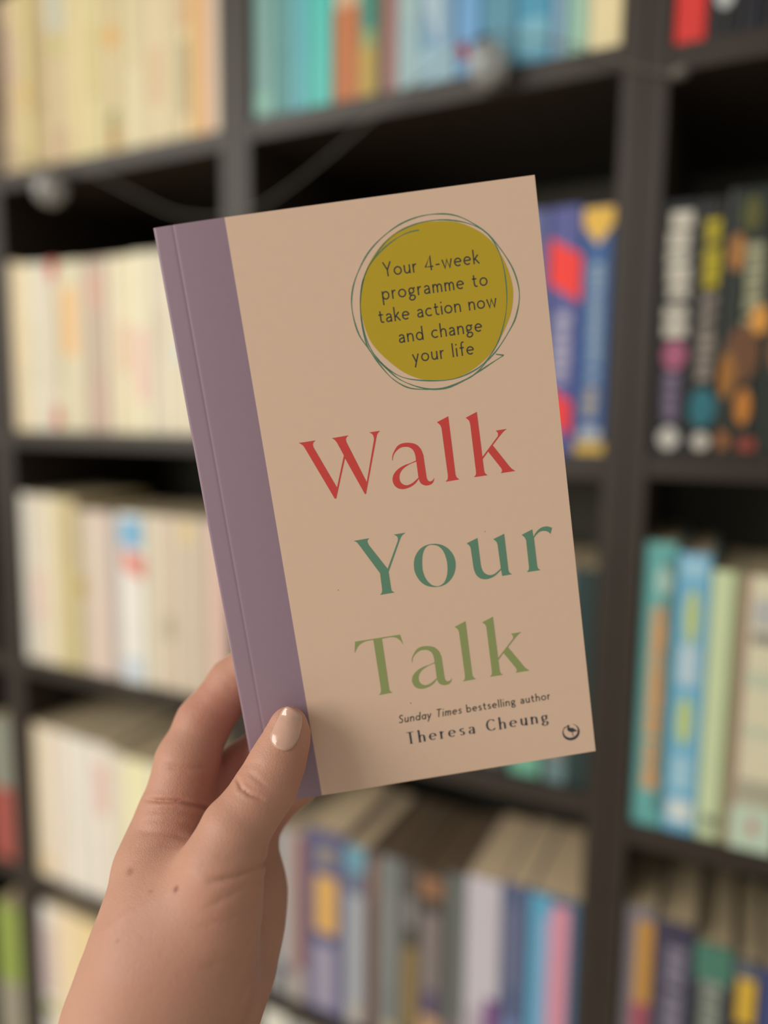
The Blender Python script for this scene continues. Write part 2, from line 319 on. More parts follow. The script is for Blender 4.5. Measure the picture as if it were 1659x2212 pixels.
row([-465, -443.8, -428.2, -406.8, -357.0, -331.8, -318.1, -291.4, -270.7, -243.0, -221.1, -184.6, -157.7, -111], SH[2][3], [
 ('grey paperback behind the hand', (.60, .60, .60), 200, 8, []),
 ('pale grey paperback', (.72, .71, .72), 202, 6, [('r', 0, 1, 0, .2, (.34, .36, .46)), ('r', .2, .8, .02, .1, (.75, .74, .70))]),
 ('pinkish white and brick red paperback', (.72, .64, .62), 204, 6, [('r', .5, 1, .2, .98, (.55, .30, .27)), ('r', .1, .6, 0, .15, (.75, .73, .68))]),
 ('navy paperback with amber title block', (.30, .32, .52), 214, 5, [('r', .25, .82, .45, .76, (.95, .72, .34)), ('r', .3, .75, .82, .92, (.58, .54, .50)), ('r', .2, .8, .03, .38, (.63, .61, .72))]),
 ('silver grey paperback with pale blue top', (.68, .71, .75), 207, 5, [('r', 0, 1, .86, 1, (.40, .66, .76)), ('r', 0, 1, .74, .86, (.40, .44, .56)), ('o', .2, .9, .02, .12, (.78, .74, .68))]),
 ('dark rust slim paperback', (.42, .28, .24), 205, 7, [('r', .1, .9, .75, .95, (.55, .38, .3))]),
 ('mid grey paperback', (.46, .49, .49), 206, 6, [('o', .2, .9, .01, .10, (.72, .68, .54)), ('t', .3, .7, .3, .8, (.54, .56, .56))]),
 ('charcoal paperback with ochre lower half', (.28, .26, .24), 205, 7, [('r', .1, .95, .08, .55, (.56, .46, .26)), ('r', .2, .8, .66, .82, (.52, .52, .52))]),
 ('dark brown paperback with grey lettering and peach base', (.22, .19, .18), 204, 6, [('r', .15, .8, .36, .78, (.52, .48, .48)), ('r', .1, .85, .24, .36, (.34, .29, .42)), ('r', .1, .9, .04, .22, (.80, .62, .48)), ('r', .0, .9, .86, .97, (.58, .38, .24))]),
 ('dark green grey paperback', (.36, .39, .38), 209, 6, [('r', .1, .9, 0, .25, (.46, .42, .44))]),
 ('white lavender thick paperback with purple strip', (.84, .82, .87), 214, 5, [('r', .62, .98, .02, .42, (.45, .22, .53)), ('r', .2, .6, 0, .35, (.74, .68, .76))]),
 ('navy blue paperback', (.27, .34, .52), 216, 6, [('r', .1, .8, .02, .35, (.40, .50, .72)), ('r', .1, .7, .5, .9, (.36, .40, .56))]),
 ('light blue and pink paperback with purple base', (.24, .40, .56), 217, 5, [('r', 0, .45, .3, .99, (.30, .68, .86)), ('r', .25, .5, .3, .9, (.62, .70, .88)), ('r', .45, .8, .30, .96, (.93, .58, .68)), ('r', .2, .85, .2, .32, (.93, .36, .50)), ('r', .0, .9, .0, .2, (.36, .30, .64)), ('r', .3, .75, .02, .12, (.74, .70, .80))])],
 'fourth row, middle bookcase', 'colourful books on the fourth row', fade=.22, to=(.60, .58, .56), pages={**{k: (.98, .86, .70) for k in (3, 4, 10, 11, 12)}, **{k: (.47, .39, .30) for k in (5, 6, 7, 8, 9)}})  # fade mixes these spines toward grey: haze put into their colours
row([-467, -430, -395, -360], SH[2][4], [
 ('white paperback with its top just in view', (.90, .89, .84), 234, 5, []),
 ('pale grey paperback with its top just in view', (.70, .71, .70), 228, 6, []),
 ('beige paperback with its top just in view', (.80, .74, .64), 226, 6, [])],
 'bottom row, middle bookcase', 'books at the bottom edge of the picture')
row([-73.5, -46.8, -26.1, 6.8, 30], SH[3][1], [
 ('black paperback with big white title and pink dot', (.11, .13, .15), 197, 5, [('t', .18, .85, .47, .96, (.80, .78, .72)), ('o', .2, .88, .34, .46, (.66, .36, .48)), ('t', .25, .75, .14, .33, (.45, .40, .50)), ('o', .2, .8, .02, .11, (.76, .75, .72))]),
 ('black paperback with yellow title and teal patch', (.12, .12, .12), 197, 6, [('t', .2, .85, .66, .92, (.72, .66, .10)), ('t', .2, .8, .28, .63, (.56, .52, .48)), ('o', .0, 1, .11, .27, (.15, .42, .47)), ('o', .2, .85, .02, .09, (.76, .74, .70))]),
 ('dark floral paperback with orange blooms', (.14, .17, .15), 201, 5, [('o', .05, .4, .70, .84, (.66, .45, .22)), ('t', .42, .85, .50, .80, (.62, .62, .50)), ('o', .6, 1, .46, .57, (.85, .60, .26)), ('o', .1, .85, .28, .5, (.42, .28, .18)), ('o', .0, .35, .22, .40, (.62, .42, .18)), ('o', .4, .75, .12, .26, (.75, .48, .18)), ('o', .3, .7, .84, .97, (.34, .34, .16)), ('o', .05, .3, .02, .1, (.60, .38, .2)), ('r', .5, .9, .02, .07, (.55, .25, .2))]),
 ('dark green paperback cut by the picture edge', (.14, .17, .15), 201, 5, [('o', .1, .9, .3, .5, (.6, .4, .2))])],
 'second row, right bookcase', 'dark books on the second row')
row([-73.5, -46.8, -20.4, 1.7, 38], SH[3][2], [
 ('teal paperback with orange lettering', (.28, .62, .62), 247, 5, [('t', .35, .85, .12, .78, (.78, .52, .26)), ('r', .72, 1, .05, .95, (.16, .36, .36)), ('o', .4, .85, .82, .92, (.60, .74, .70)), ('t', .30, .78, .12, .78, (.80, .54, .28))]),
 ('sky blue paperback with yellow and white lettering', (.34, .66, .84), 240, 5, [('o', .3, .7, .68, .88, (.74, .78, .36)), ('r', .2, .75, .54, .68, (.70, .80, .86)), ('o', .25, .68, .32, .50, (.74, .80, .36)), ('r', .2, .75, .16, .28, (.58, .78, .88)), ('r', .15, .85, .04, .12, (.84, .88, .88)), ('r', .15, .85, .92, .98, (.56, .78, .90))]),
 ('pale green paperback', (.80, .87, .66), 228, 5, [('r', .72, 1, 0, 1, (.50, .52, .34)), ('r', .2, .7, .05, .09, (.40, .44, .34))]),
 ('cream striped hardback with sage green base', (.91, .87, .73), 227, 3, [('r', 0, .18, 0, 1, (.62, .48, .40)), ('r', .25, 1, .82, .92, (.72, .72, .72)), ('r', .25, 1, .76, .80, (.48, .46, .44)), ('r', .2, 1, .60, .66, (.78, .82, .70)), ('r', .2, 1, .42, .46, (.80, .82, .70)), ('r', .15, 1, .17, .26, (.66, .64, .54)), ('r', .1, 1, 0, .16, (.76, .86, .76)), ('o', .45, .65, .06, .12, (.80, .50, .46))])],
 'third row, right bookcase', 'teal, blue and green books on the third row', fade=.22, to=(.86, .90, .86))  # fade lightens these spines: veiling haze painted into the print colours
row([-73.5, -46, -13.9, 15.6, 37.4, 60], SH[3][3], [
 ('grey lavender paperback with orange and rose stripe', (.48, .46, .50), 226, 6, [('r', .42, .95, .60, .95, (.78, .56, .24)), ('r', .38, .9, .05, .60, (.66, .28, .36))]),
 ('navy paperback with grey lettering', (.20, .19, .30), 221, 6, [('t', .25, .8, .1, .9, (.52, .50, .58))]),
 ('green topped paperback with pale lettering', (.16, .20, .20), 211, 6, [('r', 0, 1, .84, 1, (.26, .50, .42)), ('t', .2, .8, .2, .84, (.56, .60, .56))]),
 ('black paperback with yellow blocks', (.13, .14, .20), 206, 6, [('r', .2, .85, .72, .92, (.92, .74, .20)), ('r', .2, .85, .45, .66, (.90, .72, .18)), ('r', .1, .9, .92, .99, (.36, .40, .46))]),
 ('blue paperback cut by the picture edge', (.22, .28, .52), 204, 6, [])],
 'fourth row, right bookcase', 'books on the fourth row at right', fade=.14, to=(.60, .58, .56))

# books that stand behind the held book and the hand
def hidden(x0, x1, z0, n, cols, label, group, h=.199):
    xs = [x0 + (x1 - x0) * (i + (rnd.uniform(-.2, .2) if 0 < i < n else 0)) / n for i in range(n + 1)]
    for i in range(n):
        book(xs[i], xs[i + 1], z0, h + rnd.uniform(-.004, .004), cols[i % len(cols)], [('r', .3, .7, .3, .75, soft(cols[i % len(cols)], .3, (.9, .9, .9)))], label, .128, .006, group)
hidden(-.4665, -.1865, SH[2][1], 11, [(.24, .30, .50), (.62, .22, .22), (.80, .78, .72), (.20, .26, .36), (.34, .48, .62), (.86, .70, .30)], 'paperback in middle bookcase second row, covered by the held book', 'books covered by the held book')
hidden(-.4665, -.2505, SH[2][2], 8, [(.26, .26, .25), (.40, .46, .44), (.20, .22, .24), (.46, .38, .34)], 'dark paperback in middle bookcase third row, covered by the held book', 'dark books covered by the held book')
hidden(-.5395, -.5045, SH[1][1], 2, [(.90, .86, .76), (.86, .80, .72)], 'pale paperback in left bookcase second row, covered by the held book', 'pale books covered by the held book')
hidden(-.5675, -.5045, SH[1][3], 3, [(.93, .90, .84), (.88, .84, .76)], 'pale paperback in left bookcase fourth row, covered by the fingers', 'pale books covered by the hand')
hidden(-.6545, -.5045, SH[1][4], 5, [(.93, .88, .76), (.88, .84, .78), (.92, .84, .66)], 'pale paperback in left bookcase bottom row, covered by the forearm', 'books covered by the forearm')
# ------------------------------------------------------------------ string light
M_CABLE = mat('thin_silver_wire', (.42, .41, .38), .5, .1)
M_CAP = mat('bulb_cap', (.22, .21, .20), .4, .05, metal=.3)
M_RED = mat('red_ribbon', (.70, .18, .26), .6, .05)
def glass():
    m = bpy.data.materials.new('clear_bulb_glass'); m.use_nodes = True; b = m.node_tree.nodes['Principled BSDF']
    nz = m.node_tree.nodes.new('ShaderNodeTexNoise'); nz.inputs['Scale'].default_value = 90
    rp = m.node_tree.nodes.new('ShaderNodeMapRange'); rp.inputs[3].default_value = .06; rp.inputs[4].default_value = .22
    m.node_tree.links.new(nz.outputs['Fac'], rp.inputs[0]); m.node_tree.links.new(rp.outputs[0], b.inputs['Roughness'])
    b.inputs['Base Color'].default_value = (.93, .93, .90, 1); b.inputs['Transmission Weight'].default_value = .80
    b.inputs['IOR'].default_value = 1.45; return m
M_GLASS = glass()
sl = empty('string_light', (-.222, -.012, 1.69))
org = Vector(sl.location)
cp = [(-.835, -.010, 1.672), (-.78, -.012, 1.645), (-.732, -.014, 1.631), (-.695, -.012, 1.624), (-.663, -.010, 1.612), (-.61, -.010, 1.586), (-.557, -.010, 1.562), (-.50, -.010, 1.552), (-.455, -.010, 1.556), (-.417, -.010, 1.570), (-.37, -.010, 1.594), (-.321, -.010, 1.622), (-.27, -.012, 1.648), (-.222, -.014, 1.666), (-.17, -.012, 1.655), (-.12, -.012, 1.632), (-.090, -.008, 1.618), (-.066, -.007, 1.612)]
pts = []
for i in range(len(cp) - 1):
    p0, p1, p2, p3 = (Vector(cp[max(i - 1, 0)]), Vector(cp[i]), Vector(cp[i + 1]), Vector(cp[min(i + 2, len(cp) - 1)]))
    for k in range(5):
        t = k / 5; pts.append(.5 * (2 * p1 + (p2 - p0) * t + (2 * p0 - 5 * p1 + 4 * p2 - p3) * t * t + (3 * p1 - p0 - 3 * p2 + p3) * t ** 3) - org)
link('cable', tube_mesh('cable', pts, .0008, 6), M_CABLE, sl)
globe = [(0, -.042), (.006, -.0413), (.012, -.038), (.0165, -.032), (.0180, -.0245), (.0165, -.017), (.012, -.011), (.0075, -.008), (.0070, -.0086), (.0112, -.0122), (.0155, -.0178), (.0169, -.0245), (.0155, -.0313), (.0113, -.0369), (.0057, -.0402), (0, -.0408)]
gm = lathe_mesh('bulb', globe, 28); gm.materials.append(M_GLASS)
cm = lathe_mesh('socket', [(0, .002), (.0045, .0015), (.006, -.001), (.0075, -.006), (.0078, -.0095), (0, -.0095)], 16); cm.materials.append(M_CAP)
for (x, y, z, lean) in ((-.732, -.014, 1.629, (0, 0)), (-.222, -.014, 1.664, (.25, -.35))):
    b = link('bulb', gm, None, sl); b.location = Vector((x, y, z)) - org; b.rotation_euler = (-.15, lean[1], 0)
    link('socket', cm, None, b)
    fil = link('filament', tube_mesh('filament', [(-.003, 0, -.009), (-.004, 0, -.022), (0, 0, -.028), (.004, 0, -.022), (.003, 0, -.009)], .0005, 6), M_CAP, b)
link('cable_clip', lathe_mesh('cable_clip', [(0, -.004), (.005, -.0035), (.0072, -.001), (.0072, .0015), (.005, .004), (0, .0045)], 16), M_CABLE, sl).location = Vector((-.066, -.0085, 1.611)) - org
rb = link('ribbon', tube_mesh('ribbon', [Vector((-.240, -.012, 1.663)) - org, Vector((-.236, -.016, 1.655)) - org, Vector((-.232, -.014, 1.651)) - org], .004, 8), M_RED, sl)
tag(sl, 'string light with clear glass globe bulbs and dark cable draped along bookcase shelves', 'string light')

# ------------------------------------------------------------------ held paperback
BW, BH, BT = 123.6, 200.0, 14.0                       # millimetres
B1 = unit((0.9884, -0.1486, 0.0312)); B2 = np.array((-0.1422, -0.9778, -0.1541)); B2 = unit(B2 - B1 * np.dot(B1, B2)); B3 = np.cross(B1, B2)
BT0 = np.array((-0.0452, 0.1053, 0.2656))
hb = empty('paperback_book'); _m = Matrix.Identity(4)
for i, c in enumerate((ROT @ B1, ROT @ B2, ROT @ B3, CAM + ROT @ BT0)):
    for j in range(3): _m[j][i] = c[j]
hb.matrix_world = _m
tag(hb, 'lilac and peach paperback book held up in the hand', 'book')
def bend(u):                                          # the spine side of the cover curls back a little
    z = -1.3 * (1 - u / 24.0) ** 2 if u < 24 else 0.0
    return z - 0.10 * math.exp(-((u - 6.5) / 0.45) ** 2)
def pmm(vs_): return [(x / 1000, y / 1000, z / 1000) for x, y, z in vs_]
us = [0.9, 1.5, 2.5, 4, 5, 5.5, 5.8, 6.1, 6.3, 6.5, 6.7, 6.9, 7.2, 7.6, 8.2, 9.5, 11, 13, 15, 17, 19, 21, 23.15, 23.16, 26, 40, 60, 80, 100, BW - .3, BW]
z0s = bend(0.9)
prof = [(u, bend(u)) for u in reversed(us)] + [(.45, z0s - .14), (.12, z0s - .5), (0, z0s - 1.1), (0, -BT + 1), (.15, -BT + .4), (.5, -BT + .1), (1, -BT), (20, -BT), (60, -BT), (BW, -BT)]
TH = .32
N = len(prof); nor = []
for i in range(N):
    a = prof[max(i - 1, 0)]; b = prof[min(i + 1, N - 1)]; dx, dy = b[0] - a[0], b[1] - a[1]; l = math.hypot(dx, dy)
    nor.append((-dy / l, dx / l))
inn = [(p[0] + n[0] * TH, p[1] + n[1] * TH) for p, n in zip(prof, nor)]
V = []; F = []; MI = []
for v in (0, BH):
    V += [(p[0], v, p[1]) for p in prof]; V += [(p[0], v, p[1]) for p in inn]
S = 2 * N
for i in range(N - 1):
    pur = 1 if (i < len(us) and max(prof[i][0], prof[i + 1][0]) > 23.155) or (i >= len(us) and prof[i + 1][1] <= -BT + .01 and prof[i + 1][0] > 1) else 0
    F.append((i, i + 1, S + i + 1, S + i)); MI.append(pur)
    F.append((N + i, S + N + i, S + N + i + 1, N + i + 1)); MI.append(2)
    F.append((i, N + i, N + i + 1, i + 1)); MI.append(2)
    F.append((S + i, S + i + 1, S + N + i + 1, S + N + i)); MI.append(2)
for e in (0, N - 1):
    F.append((e, S + e, S + N + e, N + e)); MI.append(2)
me = bpy.data.meshes.new('cover'); me.from_pydata(pmm(V), [], F)
M_LILAC = mat('lilac_matt_print', (.615, .525, .582), .42, .025, 300, spec=.35)
M_PEACH = mat('peach_matt_print', (.925, .80, .70), .45, .02, 300, spec=.35)
M_CARD = mat('cover_card', (.93, .90, .86), .6, .03, 300)
me.polygons.foreach_set('material_index', MI)
bm = bmesh.new(); bm.from_mesh(me); bmesh.ops.recalc_face_normals(bm, faces=bm.faces); bm.to_mesh(me); bm.free()
link('cover', me, [M_LILAC, M_PEACH, M_CARD], hb)
ul = [.9, 2, 4, 6, 8, 11, 15, 20, 24, 40, 80, BW - .8]
poly = [(u, -1.3 * (1 - u / 24) ** 2 - .75 if u < 24 else -.4) for u in ul] + [(BW - .8, -BT + .4), (.9, -BT + .4)]
link('page_block', (lambda m_: m_)(prism_mesh('page_block', [(a / 1000, b / 1000) for a, b in poly], .0003, BH / 1000 - .0003, 'y')), M_PAGE, hb)

def flat(name, loops, m, z=.05, parent=hb):
    """filled flat print: closed outlines in millimetres on the cover, holes included"""
    cu = bpy.data.curves.new(name, 'CURVE'); cu.dimensions = '2D'; cu.fill_mode = 'BOTH'
    for lp in loops:
        s = cu.splines.new('POLY'); s.points.add(len(lp) - 1); s.use_cyclic_u = True
        for p, q in zip(s.points, lp): p.co = (q[0] / 1000, q[1] / 1000, 0, 1)
    t = bpy.data.objects.new(name, cu); COL.objects.link(t)
    bpy.context.view_layer.update()
    me = bpy.data.meshes.new_from_object(t.evaluated_get(bpy.context.evaluated_depsgraph_get()))
    bpy.data.objects.remove(t); bpy.data.curves.remove(cu); me.name = name
    for v in me.vertices: v.co.z = z / 1000
    me.materials.clear()
    return link(name, me, m, parent)
def strokes(name, lines, m, z=.06, parent=hb):
    """ribbons: lists of (x, y, half width) in millimetres"""
    V = []; F = []
    for ln in lines:
        k = len(V); n = len(ln)
        for i, (x, y, h) in enumerate(ln):
            a = ln[max(i - 1, 0)]; b = ln[min(i + 1, n - 1)]
            d = Vector((b[0] - a[0], b[1] - a[1])); d = d.normalized() if d.length > 1e-9 else Vector((1, 0))
            sc = 1.0
            if 0 < i < n - 1:
                e = Vector((x - a[0], y - a[1])).normalized(); sc = min(2.0, 1 / max(.35, abs(e.dot(d))))
            V += [(x - d.y * h * sc, y + d.x * h * sc, z), (x + d.y * h * sc, y - d.x * h * sc, z)]
        F += [(k + 2 * i, k + 2 * i + 1, k + 2 * i + 3, k + 2 * i + 2) for i in range(n - 1)]
    me = bpy.data.meshes.new(name); me.from_pydata(pmm(V), [], F)
    bm = bmesh.new(); bm.from_mesh(me); bmesh.ops.recalc_face_normals(bm, faces=bm.faces)
    for f in bm.faces:
        if f.normal.z < 0: f.normal_flip()
    bm.to_mesh(me); bm.free()
    return link(name, me, m, parent)
G = {}
G['W']=[(35.01,125.95,1),(40.71,125.97,1),(39.97,125.47,0),(39.61,124.74,0),(39.67,123.75,1),(45.36,109.24,1),(49.29,119.63,1),(47.69,124.09,1),(47.07,125.16,0),(46.2,125.9,1),(51.81,126.05,1),(51.09,125.5,0),(50.75,124.74,0),(50.83,123.82,1),(55.57,109.58,1),(59.98,123.14,1),(60.12,124.1,0),(59.79,125.25,0),(58.85,126.0,1),(62.46,126.03,1),(61.5,125.2,0),(60.92,123.86,1),(54.75,105.7,1),(54.38,105.61,1),(49.51,118.66,1),(44.55,105.61,1),(44.06,105.61,1),(36.79,123.93,1),(36.16,125.05,0)]
G['a']=[(65.13,115.59,1),(65.4,117.07,0),(66.15,118.47,0),(67.56,120.11,0),(69.31,120.76,0),(71.5,120.65,0),(73.73,119.83,0),(75.15,118.11,0),(75.81,115.81,1),(75.86,108.59,1),(75.95,107.6,0),(76.4,106.83,0),(77.07,106.65,0),(77.8,106.9,0),(78.47,107.7,1),(78.02,106.45,0),(77.07,105.62,0),(75.38,105.45,0),(74.07,106.07,0),(73.48,106.85,0),(73.18,108.1,1),(71.94,106.8,0),(70.14,105.82,0),(67.85,105.38,0),(65.97,105.83,0),(64.75,107.05,0),(64.32,108.92,0),(64.94,110.77,0),(66.6,112.33,0),(68.96,113.36,0),(70.96,113.76,0),(73.12,114.41,1),(73.09,116.21,0),(72.64,117.93,0),(71.55,119.05,0),(70.1,119.49,0),(68.42,119.38,0),(66.77,118.38,0),(65.77,117.15,0),(65.27,115.57,1)]
G['a_in']=[(73.16,114.04,1),(70.92,113.49,0),(68.85,112.55,0),(67.59,111.49,0),(66.84,110.07,0),(66.75,108.42,0),(67.41,107.2,0),(68.84,106.51,0),(70.56,106.87,0),(72.07,107.76,0),(73.15,108.49,1)]
G['l']=[(81.83,126.09,1),(85.85,127.5,1),(85.77,107.67,1),(86.08,106.64,0),(86.87,105.83,1),(82.11,105.76,1),(82.91,106.56,0),(83.16,107.78,1),(83.1,123.81,1),(82.79,125.0,0)]
G['k']=[(91.63,126.17,1),(95.6,127.58,1),(95.64,112.27,1),(101.69,118.48,1),(101.84,119.48,0),(101.23,120.42,1),(104.99,120.48,1),(103.32,119.34,0),(99.59,115.67,1),(104.45,107.68,1),(105.18,106.73,0),(106.26,105.87,1),(101.23,105.86,1),(101.71,106.55,0),(101.61,107.4,1),(97.78,113.81,1),(95.62,111.49,1),(95.64,107.73,1),(95.84,106.67,0),(96.6,105.83,1),(91.91,105.86,1),(92.65,106.64,0),(92.84,107.73,1),(92.89,123.61,1),(92.65,125.01,0)]
G['Y']=[(48.29,90.28,1),(53.61,90.39,1),(52.97,89.8,0),(52.82,89.09,0),(53.18,87.93,1),(58.3,78.79,1),(63.09,87.87,1),(63.31,88.95,0),(62.94,89.74,0),(62.06,90.37,1),(66.13,90.4,1),(64.71,89.47,0),(63.85,88.12,1),(58.48,77.69,1),(58.52,71.8,1),(58.72,70.77,0),(59.56,70.13,1),(54.41,70.07,1),(55.13,70.83,0),(55.41,71.92,1),(55.51,77.66,1),(50.12,88.03,1),(49.26,89.51,0)]
G['o']=[(75.75,85.0,0),(78.31,84.04,0),(80.47,81.97,0),(81.7,79.17,0),(81.75,76.17,0),(80.68,73.21,0),(78.68,71.01,0),(76.2,69.9,0),(73.25,69.93,0),(70.46,71.05,0),(68.55,73.23,0),(67.49,76.15,0),(67.53,79.14,0),(68.38,81.74,0),(70.26,83.93,0),(72.84,85.01,0)]
G['o_in']=[(74.87,84.75,0),(76.83,83.9,0),(78.26,81.82,0),(78.93,78.61,0),(78.84,75.63,0),(78.2,72.97,0),(76.94,70.91,0),(75.23,70.05,0),(73.9,70.18,0),(72.41,71.0,0),(70.98,73.1,0),(70.27,75.97,0),(70.38,78.94,0),(70.95,81.84,0),(71.94,83.79,0),(73.29,84.74,0)]
G['u']=[(86.57,83.5,1),(90.48,84.8,1),(90.47,76.21,1),(90.6,74.03,0),(91.33,72.23,0),(92.97,71.13,0),(94.63,71.23,0),(96.16,72.08,0),(97.25,72.87,1),(97.16,81.39,1),(96.83,82.52,0),(95.89,83.54,1),(99.86,84.83,1),(99.82,71.99,1),(100.05,70.98,0),(100.91,70.2,1),(97.46,70.13,1),(97.28,72.38,1),(96.07,71.37,0),(94.53,70.4,0),(92.82,69.9,0),(91.16,69.91,0),(89.59,70.57,0),(88.46,71.96,0),(87.9,74.09,0),(87.82,76.26,1),(87.75,81.3,1),(87.49,82.41,0)]
G['r']=[(105.89,83.55,1),(109.75,84.88,1),(109.86,82.17,1),(110.58,83.26,0),(111.89,84.48,0),(113.38,85.13,0),(115.14,85.1,0),(116.65,84.39,1),(115.91,82.37,1),(114.95,83.3,0),(113.58,83.75,0),(112.15,83.61,0),(110.74,82.63,0),(109.99,81.8,1),(110.01,71.96,1),(110.24,70.84,0),(111.0,70.12,1),(106.17,70.15,1),(106.94,70.99,0),(107.12,72.17,1),(107.18,81.4,1),(106.82,82.4,0)]
G['T']=[(43.38,54.81,1),(59.23,54.85,1),(59.9,50.99,1),(59.11,52.59,0),(57.87,53.85,0),(55.93,54.46,0),(52.77,54.38,1),(52.72,36.21,1),(52.87,34.98,0),(53.75,34.23,1),(48.81,34.06,1),(49.6,35.0,0),(49.85,36.47,1),(49.78,54.44,1),(47.23,54.39,0),(45.32,53.78,0),(43.96,52.74,0),(42.6,50.72,1)]
G['disc']=[(90.68,189.91,0),(97.37,188.6,0),(103.79,184.92,0),(107.85,180.44,0),(110.81,174.31,0),(112.29,167.88,0),(112.08,162.53,0),(110.1,156.48,0),(104.92,148.55,0),(99.11,143.4,0),(91.12,139.92,0),(83.07,139.67,0),(75.01,142.67,0),(68.76,148.14,0),(63.73,155.21,0),(61.96,163.57,0),(62.12,169.35,0),(64.15,175.28,0),(66.93,180.19,0),(71.78,185.23,0),(77.75,188.79,0),(83.87,190.16,0)]
G['ringA']=[(84.26,188.02,0),(80.8,187.74,0),(76.5,186.35,0),(71.53,183.52,0),(66.81,179.33,0),(63.8,174.45,0),(62.13,168.46,0),(61.7,161.81,0),(62.43,155.85,0),(64.45,150.57,0),(68.38,145.44,0),(73.5,141.96,0),(81.69,139.96,0),(89.17,139.5,0),(95.49,140.91,0),(100.55,143.65,0),(105.49,149.38,0),(108.72,156.67,0),(110.16,163.69,0),(110.27,171.72,0),(109.0,178.52,0),(106.0,184.19,0),(100.92,187.7,0),(95.21,189.62,0),(89.37,190.39,0),(83.39,190.0,0),(77.69,188.37,0),(72.73,185.54,0),(68.47,181.3,0),(65.08,176.92,0),(62.63,170.62,0),(61.57,163.18,0),(62.12,154.99,0),(63.99,150.63,0),(67.13,146.54,0),(71.17,142.06,0),(76.82,138.72,0),(82.26,137.15,0),(88.44,137.52,0),(95.81,139.71,0),(100.76,143.4,0)]
G['ringB']=[(100.01,143.04,0),(104.7,146.75,0),(109.62,152.46,0),(112.51,157.05,0),(114.35,163.57,0),(113.6,170.38,0),(111.07,176.48,0),(106.8,183.21,0),(101.85,187.79,0),(96.74,190.85,0),(91.43,192.11,0),(85.05,192.17,0),(78.47,190.65,0),(72.08,187.37,0),(66.93,183.26,0),(62.97,178.09,0),(60.4,173.14,0),(59.16,167.98,0),(59.27,162.6,0),(60.36,157.49,0),(62.89,152.61,0),(65.43,147.69,0),(68.91,142.61,0),(73.56,138.95,0),(79.0,137.48,0),(85.99,136.8,0),(92.33,138.36,0),(97.32,140.42,0),(101.83,142.55,0),(106.84,144.84,1),(104.32,145.52,1)]
G['bird']=[(114.11,11.21,1),(114.3,11.5,0),(114.69,11.65,0),(115.09,11.37,1),(114.9,10.75,1),(115.12,10.54,0),(116.2,10.21,0),(117.0,9.55,0),(117.95,8.68,1),(117.04,8.77,0),(115.97,8.62,1),(116.15,7.1,1),(115.9,7.07,1),(115.7,8.71,1),(114.84,9.03,0),(114.29,9.62,0),(114.09,10.37,1),(114.41,10.77,1),(113.94,10.98,0),(113.44,10.67,0),(113.02,10.23,1),(113.24,10.84,0),(113.71,11.15,0)]
M_TRED = mat('title_red', (.86, .30, .28), .45, .02, 300)
M_TGRN = mat('title_sea_green', (.41, .58, .48), .45, .02, 300)
M_TLEAF = mat('title_leaf_green', (.60, .65, .41), .45, .02, 300)
M_DISC = mat('disc_mustard_green', (.78, .67, .16), .45, .02, 300)
M_INK = mat('ink_charcoal', (.30, .29, .26), .5, .02, 300)
M_INKB = mat('ink_blue_black', (.25, .27, .30), .5, .02, 300)
M_RING = mat('ink_sea_green', (.37, .53, .42), .5, .05, 300)
def gl(k, dx=0, dy=0): return catmull([(x + dx, y + dy, c) for x, y, c in G[k]], True, 6)
flat('title_letter', [gl('W')], M_TRED); flat('title_letter', [gl('a'), gl('a_in')], M_TRED)
flat('title_letter', [gl('l')], M_TRED); flat('title_letter', [gl('k')], M_TRED)
flat('title_letter', [gl('Y')], M_TGRN); flat('title_letter', [gl('o'), gl('o_in')], M_TGRN)
flat('title_letter', [gl('u')], M_TGRN); flat('title_letter', [gl('r')], M_TGRN)
flat('title_letter', [gl('T')], M_TLEAF); flat('title_letter', [gl('a', -3.2, -71.5), gl('a_in', -3.2, -71.5)], M_TLEAF)
flat('title_letter', [gl('l', -3.2, -71.5)], M_TLEAF); flat('title_letter', [gl('k', -3.2, -71.5)], M_TLEAF)
o = flat('cover_disc', [gl('disc')], M_DISC, .04); o['label'] = 'mustard green printed disc'
rr = random.Random(3)
def pen(k):
    p = catmull(G[k], False, 8)
    return [(x, y, .17 + .05 * math.sin(i * .35) + rr.uniform(-.02, .02)) for i, (x, y) in enumerate(p)]
o = strokes('drawn_ring', [pen('ringA')], M_RING, .055); o['label'] = 'thin hand-drawn sea green ring line'
o = strokes('drawn_ring', [pen('ringB')], M_RING, .058)

